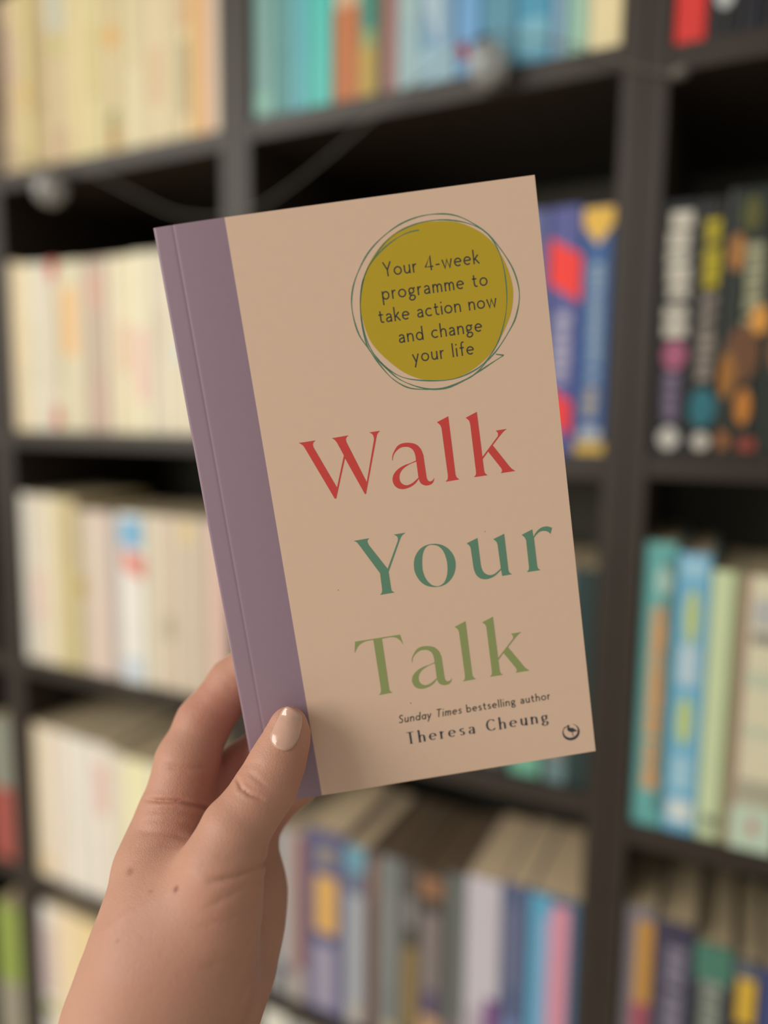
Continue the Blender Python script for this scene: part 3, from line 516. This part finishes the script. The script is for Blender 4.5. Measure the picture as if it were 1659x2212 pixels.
def ell(cx, cy, rx, ry, a0, a1, n=20):
    return [(cx + rx * math.cos(math.radians(a0 + (a1 - a0) * i / n)), cy + ry * math.sin(math.radians(a0 + (a1 - a0) * i / n))) for i in range(n + 1)]
cm_ = lambda *p: catmull(p, False, 6)
FONT = {
 'o': (.90, [ell(.45, .5, .40, .415, 0, 360)]), 'e': (.84, [[(.06, .53), (.80, .53)] , ell(.43, .5, .375, .415, 4, 312)]),
 'c': (.76, [ell(.46, .5, .40, .415, 48, 312)]),
 'a': (.72, [cm_((.10, .76), (.2, .88), (.38, .92), (.55, .85), (.62, .66), (.63, 0)), cm_((.62, .56), (.36, .53), (.14, .44), (.08, .28), (.14, .13), (.30, .08), (.48, .13), (.62, .28))]),
 'n': (.76, [[(.08, 0), (.08, 1)], cm_((.08, .58), (.2, .83), (.42, .92), (.62, .82), (.68, .58), (.68, 0))]),
 'm': (1.12, [[(.08, 0), (.08, 1)], cm_((.08, .6), (.18, .84), (.34, .92), (.5, .83), (.56, .6), (.56, 0)), cm_((.56, .6), (.66, .84), (.82, .92), (.98, .83), (1.04, .6), (1.04, 0))]),
 'r': (.46, [[(.08, 0), (.08, 1)], cm_((.08, .58), (.18, .82), (.32, .92), (.46, .90))]),
 'u': (.75, [cm_((.08, 1), (.08, .42), (.15, .17), (.34, .08), (.55, .17), (.66, .42)), [(.67, 1), (.67, 0)]]),
 'h': (.76, [[(.08, 0), (.08, 1.62)], cm_((.08, .58), (.2, .83), (.42, .92), (.62, .82), (.68, .58), (.68, 0))]),
 'k': (.68, [[(.08, 0), (.08, 1.62)], [(.60, 1), (.10, .46)], [(.24, .58), (.68, 0)]]),
 'l': (.16, [[(.08, 0), (.08, 1.62)]]), 'i': (.16, [[(.08, 0), (.08, 1)], [(.08, 1.30), (.08, 1.47)]]),
 't': (.58, [cm_((.24, 1.36), (.24, .6), (.25, .3), (.32, .12), (.46, .08), (.58, .12)), [(.02, .93), (.54, .93)]]),
 'w': (1.14, [[(.03, 1), (.30, .02), (.57, .95), (.84, .02), (1.11, 1)]]), 'y': (.74, [[(.04, 1), (.38, .06)], [(.71, 1), (.18, -.55)]]),
 'f': (.52, [cm_((.56, 1.54), (.44, 1.57), (.30, 1.48), (.25, 1.25), (.25, .8), (.25, 0)), [(.02, .93), (.52, .93)]]),
 'd': (.86, [ell(.43, .5, .36, .415, 0, 360), [(.79, 1.62), (.79, 0)]]), 'b': (.86, [[(.08, 1.62), (.08, 0)], ell(.44, .5, .36, .415, 0, 360)]),
 'p': (.86, [[(.08, 1), (.08, -.56)], ell(.44, .5, .36, .415, 0, 360)]),
 'g': (.76, [ell(.35, .63, .28, .29, 0, 360), [(.55, .84), (.78, .92)], cm_((.17, .42), (.10, .30), (.16, .18), (.40, .10), (.62, .05), (.70, -.12), (.60, -.34), (.36, -.43), (.12, -.34), (.06, -.16), (.18, .0), (.3, .1))]),
 's': (.58, [cm_((.52, .83), (.36, .92), (.16, .86), (.10, .70), (.22, .56), (.42, .46), (.52, .30), (.45, .14), (.27, .08), (.05, .18))]),
 'S': (.80, [cm_((.72, 1.36), (.50, 1.54), (.22, 1.44), (.13, 1.18), (.28, .94), (.58, .74), (.72, .47), (.62, .19), (.36, .08), (.06, .26))]),
 'T': (.90, [[(0, 1.54), (.9, 1.54)], [(.45, 1.54), (.45, 0)]]), 'Y': (.92, [[(.02, 1.62), (.46, .72), (.46, 0)], [(.90, 1.62), (.46, .72)]]),
 'C': (1.05, [ell(.62, .78, .56, .72, 42, 318)]), '4': (.98, [[(.72, 0), (.72, 1.60), (.06, .42), (.98, .42)]]), '-': (.52, [[(.03, .55), (.49, .55)]]), ' ': (.42, []),
}
FONT['a1'] = (.80, [ell(.40, .5, .34, .415, 0, 360), [(.74, 1), (.74, 0)]])
def text_line(txt, u0, u1, v, xh, sw, m, name, shear=None, serif=False):
    gl_ = []; chars = list(txt)
    adv = sum(FONT[c][0] for c in chars); tr = ((u1 - u0) / xh - adv) / (len(chars) - 1)
    x = 0; out = []
    for i, c in enumerate(chars):
        sh = .16 if (shear and i < shear) else 0.0
        key = 'a1' if (sh and c == 'a') else c
        for ln in FONT[key][1]:
            pl = []
            for j, (a, b) in enumerate(ln):
                h = sw / 2
                if serif:
                    p, q = ln[max(j - 1, 0)], ln[min(j + 1, len(ln) - 1)]; d = math.hypot(q[0] - p[0], q[1] - p[1]) or 1
                    h = .035 + .085 * (abs(q[1] - p[1]) / d) ** 1.6
                    if c in 'uC' or (c == 'e' and len(ln) > 3): h *= 1.0
                pl.append((u0 + (x + a + b * sh) * xh, v + b * xh, h * xh))
            out.append(pl)
            if serif and len(ln) == 2 and abs(ln[0][0] - ln[1][0]) < .01:          # feet of the stems
                for (a, b) in ln:
                    if b < .05: out.append([(u0 + (x + a - .19) * xh, v + .03 * xh, .035 * xh), (u0 + (x + a + .19) * xh, v + .03 * xh, .035 * xh)])
                    if b > .9: out.append([(u0 + (x + a - .18) * xh, v + (b - .10) * xh, .03 * xh), (u0 + (x + a) * xh, v + b * xh, .05 * xh)])
        x += FONT[c][0] + tr
    o = strokes(name, out, m); return o
SW = .165
for t_, a, b, v in (('Your 4-week', 71.0, 102.4, 175.1), ('programme to', 69.4, 104.3, 167.85), ('take action now', 67.3, 106.5, 160.7), ('and change', 72.9, 100.7, 153.5), ('your life', 76.6, 97.1, 146.55)):
    text_line(t_, a, b, v, 2.82, SW, M_INK, 'disc_lettering')
text_line('Sunday Times bestselling author', 54.3, 109.2, 22.45, 1.86, .19, M_INK, 'byline_lettering', shear=12)
text_line('Theresa Cheung', 56.4, 107.5, 14.1, 2.85, .2, M_INKB, 'author_lettering', serif=True)
lc = (115.4, 8.75)
cres = [(lc[0] + 3.15 * math.cos(math.radians(a)), lc[1] + 3.15 * math.sin(math.radians(a))) for a in range(-232, 73, 8)]
cres += [(lc[0] - .10 + 2.62 * math.cos(math.radians(a)), lc[1] + .50 + 2.62 * math.sin(math.radians(a))) for a in range(68, -229, -8)]
flat('emblem_ring', [cres], M_INKB, .05); flat('emblem_bird', [gl('bird')], M_INKB, .05)
for (u, v, r_) in ((59.5, 29.3, .16), (40.4, 74.0, .12), (93.4, 86.6, .1)):
    flat('speck', [ell(u, v, r_, r_ * 1.4, 0, 345, 11)], M_INK, .045)

# ------------------------------------------------------------------ the hand that holds it
def cp3(px, py, z):                                     # joint at depth z (mm from the lens), camera axes, millimetres
    return np.array(((px - CXP) * z / FPX, (py - CYP) * z / FPX, z), np.float32)
def chain(*j): return [(cp3(*a[:3]), cp3(*b[:3]), a[3], b[3]) for a, b in zip(j, j[1:])]
BODY = (chain((60, 3250, 225, 36), (190, 2850, 232, 33), (262, 2500, 236, 29), (325, 2212, 245, 27), (362, 2080, 247, 25.5), (375, 1975, 252, 22.8), (352, 1872, 261, 15), (370, 1812, 270, 13.4), (380, 1762, 268, 13.2))
        + chain((300, 2850, 245, 28), (365, 2500, 252, 22), (430, 2230, 258, 17), (462, 2160, 261, 16), (498, 2080, 267, 15), (524, 1990, 273, 14), (535, 1920, 279, 13), (538, 1838, 283, 11.2))
        + chain((430, 2100, 253, 20), (455, 1950, 266, 17), (455, 1820, 275, 12), (445, 1765, 277, 11))
        + chain((440, 1850, 270, 12), (500, 1850, 281, 11)))
THENAR = chain((392, 2150, 243, 15.8), (434, 2055, 242, 15.6), (462, 1965, 241, 14.3), (478, 1880, 240, 12.6), (508, 1795, 243, 10.9))
THUMB = chain((440, 1925, 243, 14), (478, 1872, 241, 12.2), (508, 1795, 243, 10.9), (547, 1741, 246, 9.8), (578, 1694, 249.5, 9.9), (601, 1642, 251.6, 8.95), (618, 1600, 253.3, 7.5), (623, 1577, 254.3, 6.5), (624, 1561, 254.6, 5.2))
FINGERS = [chain((380, 1762, 268, 13.2), (405, 1645, 273, 11.4), (439, 1562, 279, 10), (505, 1475, 283.6, 9.4), (575, 1412, 282.6, 8.4), (612, 1385, 281.2, 7.6)),
           chain((440, 1752, 279, 11), (522, 1655, 287, 8.9), (580, 1607, 287.5, 8.5), (662, 1552, 286, 7.4)),
           chain((490, 1785, 284, 11), (558, 1702, 290, 8.6), (625, 1645, 289, 8.2), (705, 1592, 287.5, 7.3)),
           chain((530, 1832, 283, 11), (574, 1757, 289, 8.3), (640, 1694, 290, 7.8), (695, 1652, 289, 7))]
def seg(P, s):
    a, b, ra, rb = s; ab = b - a
    t = np.clip(((P - a) @ ab) / float(ab @ ab), 0, 1)
    q = P - (a + t[:, None] * ab)
    return np.sqrt(np.einsum('ij,ij->i', q, q)) - (ra + (rb - ra) * t).astype(np.float32)
def smin(a, b, k):
    h = np.clip(.5 + .5 * (b - a) / k, 0, 1); return b + (a - b) * h - k * h * (1 - h)
def many(P, ss, k):
    d = seg(P, ss[0])
    for s in ss[1:]: d = smin(d, seg(P, s), k)
    return d
def poly_d(px, py, line):                               # distance to a polyline, and how far along it (0..1)
    best = np.full(px.shape, 1e9, np.float32); n = len(line) - 1; tt = np.zeros_like(best)
    for i in range(n):
        ax, ay = line[i]; bx, by = line[i + 1]; dx, dy = bx - ax, by - ay
        t = np.clip(((px - ax) * dx + (py - ay) * dy) / (dx * dx + dy * dy), 0, 1)
        d = np.hypot(px - ax - t * dx, py - ay - t * dy); m_ = d < best
        best = np.where(m_, d, best); tt = np.where(m_, (i + t) / n, tt)
    return best, tt
# skin folds: line, depth (mm), half width (px), depth range they belong to
FOLDS = [([(512, 1682), (521, 1703), (540, 1717), (568, 1726)], .6, 3.2, 262), ([(536, 1668), (552, 1680), (578, 1703)], .22, 4, 262),
         ([(528, 1655), (548, 1650), (572, 1655)], .12, 6, 262),
         ([(318, 1728), (350, 1730), (390, 1731), (436, 1743), (470, 1756)], 1.1, 4, 290), ([(322, 1752), (380, 1752), (440, 1764)], .35, 6, 290), ([(318, 1772), (380, 1774), (425, 1786)], .3, 6, 290),
         ([(300, 1795), (360, 1800), (400, 1806)], .25, 7, 290), ([(352, 1655), (400, 1660), (455, 1658)], .5, 6, 290), ([(290, 1838), (330, 1838), (362, 1826)], .4, 6, 290), ([(310, 1848), (345, 1842), (375, 1826)], .4, 5, 290),
         ([(610, 1846), (556, 1872), (514, 1892), (455, 1904)], .85, 6.5, 264), ([(590, 1880), (546, 1906), (498, 1934), (449, 1960)], .35, 8, 258), ([(545, 1960), (500, 1985), (430, 2002)], .2, 8, 256),
         ([(540, 2030), (500, 2070), (440, 2090)], .3, 9, 250), ([(512, 2080), (530, 2060), (548, 2020)], .3, 6, 260), ([(560, 2060), (545, 2110), (515, 2160)], .5, 7, 275)]
def sdf(P, folds=True):
    d = many(P, BODY, 7.0)
    for f_ in FINGERS: d = smin(d, many(P, f_, 2.5), 2.2)
    d = smin(d, many(P, THENAR, 6.0), 10.0)
    d = smin(d, many(P, THUMB, 3.0), 1.6)
    if folds:
        near = np.abs(d) < 4
        if near.any():
            Q = P[near]; px = CXP + FPX * Q[:, 0] / Q[:, 2]; py = CYP + FPX * Q[:, 1] / Q[:, 2]; add = np.zeros(len(Q), np.float32)
            for ln, dep, w, zm in FOLDS:
                dd, t = poly_d(px, py, ln)
                add += (dep * np.exp(-(dd / w) ** 2) * np.clip(4 * np.minimum(t + .08, 1.08 - t), 0, 1) * np.clip((zm - Q[:, 2]) / 4, 0, 1) * np.clip((Q[:, 2] - (zm - 42 if zm == 290 else 150)) / 4, 0, 1)).astype(np.float32)
                add -= (dep * .22 * np.exp(-((dd - 3.0 * w) / (1.6 * w)) ** 2) * np.clip(4 * np.minimum(t + .08, 1.08 - t), 0, 1) * np.clip((zm - Q[:, 2]) / 4, 0, 1) * np.clip((Q[:, 2] - (zm - 42 if zm == 290 else 150)) / 4, 0, 1)).astype(np.float32)
            d[near] += add
    return d
HS = .62                                                # voxel, millimetres
lo = np.array((-152, 40, 184), np.float32); dim = np.array((224, 536, 184)); dim = (dim // 8 + 1) * 8
D = np.full(tuple(dim + 1), 9.0, np.float32)
bl = 8; nb = dim // bl
cc = np.stack(np.meshgrid(*[np.arange(n) for n in nb], indexing='ij'), -1).reshape(-1, 3)
cen = (lo + (cc * bl + bl / 2) * HS).astype(np.float32)
cd = sdf(cen, False); keep = np.abs(cd) < bl * HS * .87 + 4.0
for c, s in zip(cc[~keep], cd[~keep]):
    if s < 0: D[c[0] * bl:c[0] * bl + bl + 1, c[1] * bl:c[1] * bl + bl + 1, c[2] * bl:c[2] * bl + bl + 1] = -9
off = np.stack(np.meshgrid(*[np.arange(bl + 1)] * 3, indexing='ij'), -1).reshape(-1, 3)
kk = cc[keep]
for i in range(0, len(kk), 400):
    idx = (kk[i:i + 400, None, :] * bl + off[None]).reshape(-1, 3)
    D[idx[:, 0], idx[:, 1], idx[:, 2]] = sdf((lo + idx * HS).astype(np.float32))
def surface_nets(D, lo, hs):
    ins = D < 0; nx, ny, nz = (n - 1 for n in D.shape)
    cnt = np.zeros((nx, ny, nz), np.int8)
    for a in (0, 1):
        for b in (0, 1):
            for c in (0, 1): cnt += ins[a:a + nx, b:b + ny, c:c + nz]
    act = (cnt > 0) & (cnt < 8); ids = np.full(act.shape, -1, np.int32); I = np.argwhere(act); ids[act] = np.arange(len(I))
    acc = np.zeros((len(I), 3)); n = np.zeros(len(I))
    cor = [(a, b, c) for a in (0, 1) for b in (0, 1) for c in (0, 1)]
    for p in cor:
        for ax in range(3):
            if p[ax]: continue
            q = list(p); q[ax] = 1
            d0 = D[I[:, 0] + p[0], I[:, 1] + p[1], I[:, 2] + p[2]]; d1 = D[I[:, 0] + q[0], I[:, 1] + q[1], I[:, 2] + q[2]]
            m_ = (d0 < 0) != (d1 < 0); t = np.where(m_, d0 / np.where(m_, d0 - d1, 1), 0)
            pt = np.tile(np.array(p, float), (len(I), 1)); pt[:, ax] += t
            acc += pt * m_[:, None]; n += m_
    Vt = lo + (I + acc / n[:, None]) * hs
    quads = []
    for ax in range(3):
        u, v = [(1, 2), (2, 0), (0, 1)][ax]
        sl0 = [slice(1, -1)] * 3; sl1 = [slice(1, -1)] * 3
        sl0[ax] = slice(0, -1); sl1[ax] = slice(1, None)
        A = ins[tuple(sl0)]; B = ins[tuple(sl1)]
        E = np.argwhere(A != B); base = np.ones(3, int); base[ax] = 0
        s = A[E[:, 0], E[:, 1], E[:, 2]]; E = E + base
        du = np.zeros(3, int); du[u] = 1; dv = np.zeros(3, int); dv[v] = 1
        g = lambda e: ids[e[:, 0], e[:, 1], e[:, 2]]
        q = np.stack([g(E - du - dv), g(E - dv), g(E), g(E - du)], 1)
        q[~s] = q[~s][:, ::-1]; quads.append(q)
    Q = np.concatenate(quads); return Vt, Q[(Q >= 0).all(1)]
HV, HQ = surface_nets(D, lo, HS); del D
Pf = HV.astype(np.float32)
for _ in range(2):                                      # settle the vertices exactly on the surface
    e = .25; d0 = sdf(Pf); g = np.stack([sdf(Pf + np.array(v, np.float32)) - d0 for v in ((e, 0, 0), (0, e, 0), (0, 0, e))], 1) / e
    Pf = Pf - (d0 / np.maximum((g * g).sum(1), .3))[:, None] * g * .9
HW = (CAM + (Pf / 1000.0) @ ROT.T)
hand_org = HW.mean(0)
me = bpy.data.meshes.new('person')
me.vertices.add(len(HW)); me.vertices.foreach_set('co', (HW - hand_org).astype(np.float32).ravel())
me.loops.add(HQ.size); me.loops.foreach_set('vertex_index', HQ.astype(np.int32).ravel())
me.polygons.add(len(HQ)); me.polygons.foreach_set('loop_start', np.arange(0, HQ.size, 4, dtype=np.int32))
me.polygons.foreach_set('loop_total', np.full(len(HQ), 4, np.int32)); me.update(); me.validate(); smooth(me)
# skin colouring that belongs to the skin: moles, redder palm side and joints
px = CXP + FPX * Pf[:, 0] / Pf[:, 2]; py = CYP + FPX * Pf[:, 1] / Pf[:, 2]
mole = np.zeros(len(Pf), np.float32)
for (mx, my, rx, ry, s) in ((380, 1921, 5, 8, .9), (281, 1883, 8, 9, .45), (326, 1926, 6, 6, .28), (253, 2033, 4, 5, .4)):
    q = np.hypot((px - mx - .3 * (my - py)) / rx, (py - my) / ry); mole = np.maximum(mole, s * np.exp(-q ** 3) * (Pf[:, 2] < 262))
redp = np.zeros(len(Pf), np.float32)
for (c, r_, s) in ((cp3(470, 1690, 272), 18, .55), (cp3(470, 1540, 276), 13, .55), (cp3(400, 1745, 258), 16, .3), (cp3(655, 1650, 251), 9, .5), (cp3(540, 1650, 280), 12, .7), (cp3(560, 1720, 244), 10, .2), (cp3(600, 1745, 288), 12, .5), (cp3(420, 2000, 220), 26, .15), (cp3(330, 2080, 220), 20, .2)):
    redp = np.maximum(redp, s * np.exp(-(np.linalg.norm(Pf - c, axis=1) / r_) ** 2))
for nm, arr in (('mole', mole), ('red', redp)):
    at_ = me.attributes.new(nm, 'FLOAT', 'POINT'); at_.data.foreach_set('value', arr.astype(np.float32))
def skin_mat():
    m = bpy.data.materials.new('skin'); m.use_nodes = True; nt = m.node_tree; b = nt.nodes['Principled BSDF']; L = nt.links.new
    tc = nt.nodes.new('ShaderNodeTexCoord')
    def noise(sc, det=4):
        n = nt.nodes.new('ShaderNodeTexNoise'); n.inputs['Scale'].default_value = sc; n.inputs['Detail'].default_value = det; L(tc.outputs['Object'], n.inputs['Vector']); return n
    def mixc(fac, a, b_):
        n = nt.nodes.new('ShaderNodeMix'); n.data_type = 'RGBA'
        for s_, v in ((0, fac), (6, a), (7, b_)):
            if hasattr(v, 'links'): L(v, n.inputs[s_])
            else: n.inputs[s_].default_value = v
        return n.outputs[2]
    def attr(nm):
        n = nt.nodes.new('ShaderNodeAttribute'); n.attribute_name = nm; return n.outputs['Fac']
    blot = noise(70, 5); rp = nt.nodes.new('ShaderNodeValToRGB'); L(blot.outputs['Fac'], rp.inputs[0])
    rp.color_ramp.elements[0].position = .3; rp.color_ramp.elements[0].color = lin((.79, .605, .51)) + (1,)
    rp.color_ramp.elements[1].position = .72; rp.color_ramp.elements[1].color = lin((.765, .565, .48)) + (1,)
    fine = noise(700, 3); c1 = mixc(fine.outputs['Fac'], rp.outputs[0], lin((.795, .60, .505)) + (1,))
    c2 = mixc(attr('red'), c1, lin((.74, .45, .385)) + (1,))
    c3 = mixc(attr('mole'), c2, lin((.52, .27, .20)) + (1,))
    L(c3, b.inputs['Base Color'])
    b.inputs['Roughness'].default_value = .48; b.inputs['Specular IOR Level'].default_value = .38
    b.inputs['Subsurface Weight'].default_value = .35; b.inputs['Subsurface Radius'].default_value = (1.0, .36, .2); b.inputs['Subsurface Scale'].default_value = .0035
    vo = nt.nodes.new('ShaderNodeTexVoronoi'); vo.feature = 'DISTANCE_TO_EDGE'; vo.inputs['Scale'].default_value = 1100; L(tc.outputs['Object'], vo.inputs['Vector'])
    mt = nt.nodes.new('ShaderNodeMath'); mt.operation = 'MINIMUM'; L(vo.outputs['Distance'], mt.inputs[0]); mt.inputs[1].default_value = .25
    ad = nt.nodes.new('ShaderNodeMath'); ad.operation = 'ADD'; L(mt.outputs[0], ad.inputs[0])
    n3 = noise(350, 3); ml = nt.nodes.new('ShaderNodeMath'); ml.operation = 'MULTIPLY'; L(n3.outputs['Fac'], ml.inputs[0]); ml.inputs[1].default_value = .6; L(ml.outputs[0], ad.inputs[1])
    bp = nt.nodes.new('ShaderNodeBump'); bp.inputs['Strength'].default_value = .5; bp.inputs['Distance'].default_value = .0004; L(ad.outputs[0], bp.inputs['Height']); L(bp.outputs[0], b.inputs['Normal'])
    return m
person = link('person', me, skin_mat()); person.location = hand_org
tag(person, 'bare left hand and wrist holding the lilac and peach book, thumb in front', 'person')

# thumbnail: a curved plate set on the back of the thumb tip
def ray_hit(px_, py_):
    z = 225.0
    for _ in range(60):
        d = float(sdf(cp3(px_, py_, z)[None], False)[0]); z += d * .8
        if d < .01 or z > 275: break
    return z
nail = catmull([(583, 1594), (590, 1574), (601, 1551), (609, 1535), (619, 1527), (634, 1532), (648, 1542), (653, 1551), (652, 1568), (647, 1588), (641, 1603), (631, 1616), (618, 1622), (604, 1619), (591, 1611)], True, 3)
ax0 = np.array((602, 1612.)); axd = unit((622 - 602, 1530 - 1612, 0))[:2]; pr = np.array((-axd[1], axd[0]))
ctr = np.array(nail).mean(0); rings = [1, .86, .7, .52, .34, .16, 0]; V = []; F = []; n = len(nail)
zc = [ray_hit(*ctr)]
def nail_pt(x, y, edge):
    q = np.array((x, y)) - ax0; a = q @ axd; t = q @ pr
    base = ray_hit(*(ax0 + axd * min(a, 68) + pr * (t * .97)))
    return cp3(x, y, base - .40 - .55 * (1 - edge ** 2))
for k in rings[:-1]:
    for (x, y) in nail: V.append(nail_pt(ctr[0] + (x - ctr[0]) * k, ctr[1] + (y - ctr[1]) * k, k))
V.append(nail_pt(ctr[0], ctr[1], 0))
for r_ in range(len(rings) - 2):
    for i in range(n): F.append((r_ * n + i, r_ * n + (i + 1) % n, (r_ + 1) * n + (i + 1) % n, (r_ + 1) * n + i))
b0 = (len(rings) - 2) * n
for i in range(n): F.append((b0 + i, b0 + (i + 1) % n, len(V) - 1))
k = len(V)                                              # underside, so the plate has thickness
for i in range(n): V.append(V[i] + np.array((0, 0, .75), np.float32))
for i in range(n): F.append((i, k + i, k + (i + 1) % n, (i + 1) % n))
F.append(tuple(k + i for i in range(n)))
NW = CAM + (np.array(V) / 1000.0) @ ROT.T - hand_org
me = bpy.data.meshes.new('thumb_nail'); me.from_pydata(NW.tolist(), [], F)
bm = bmesh.new(); bm.from_mesh(me); bmesh.ops.recalc_face_normals(bm, faces=bm.faces); bm.to_mesh(me); bm.free(); smooth(me)
M_NAIL = mat('polished_nail', (.84, .665, .58), .18, .06, 250, spec=.6, coat=1.0)
o = link('thumb_nail', me, M_NAIL, person); o['label'] = 'glossy natural thumbnail'
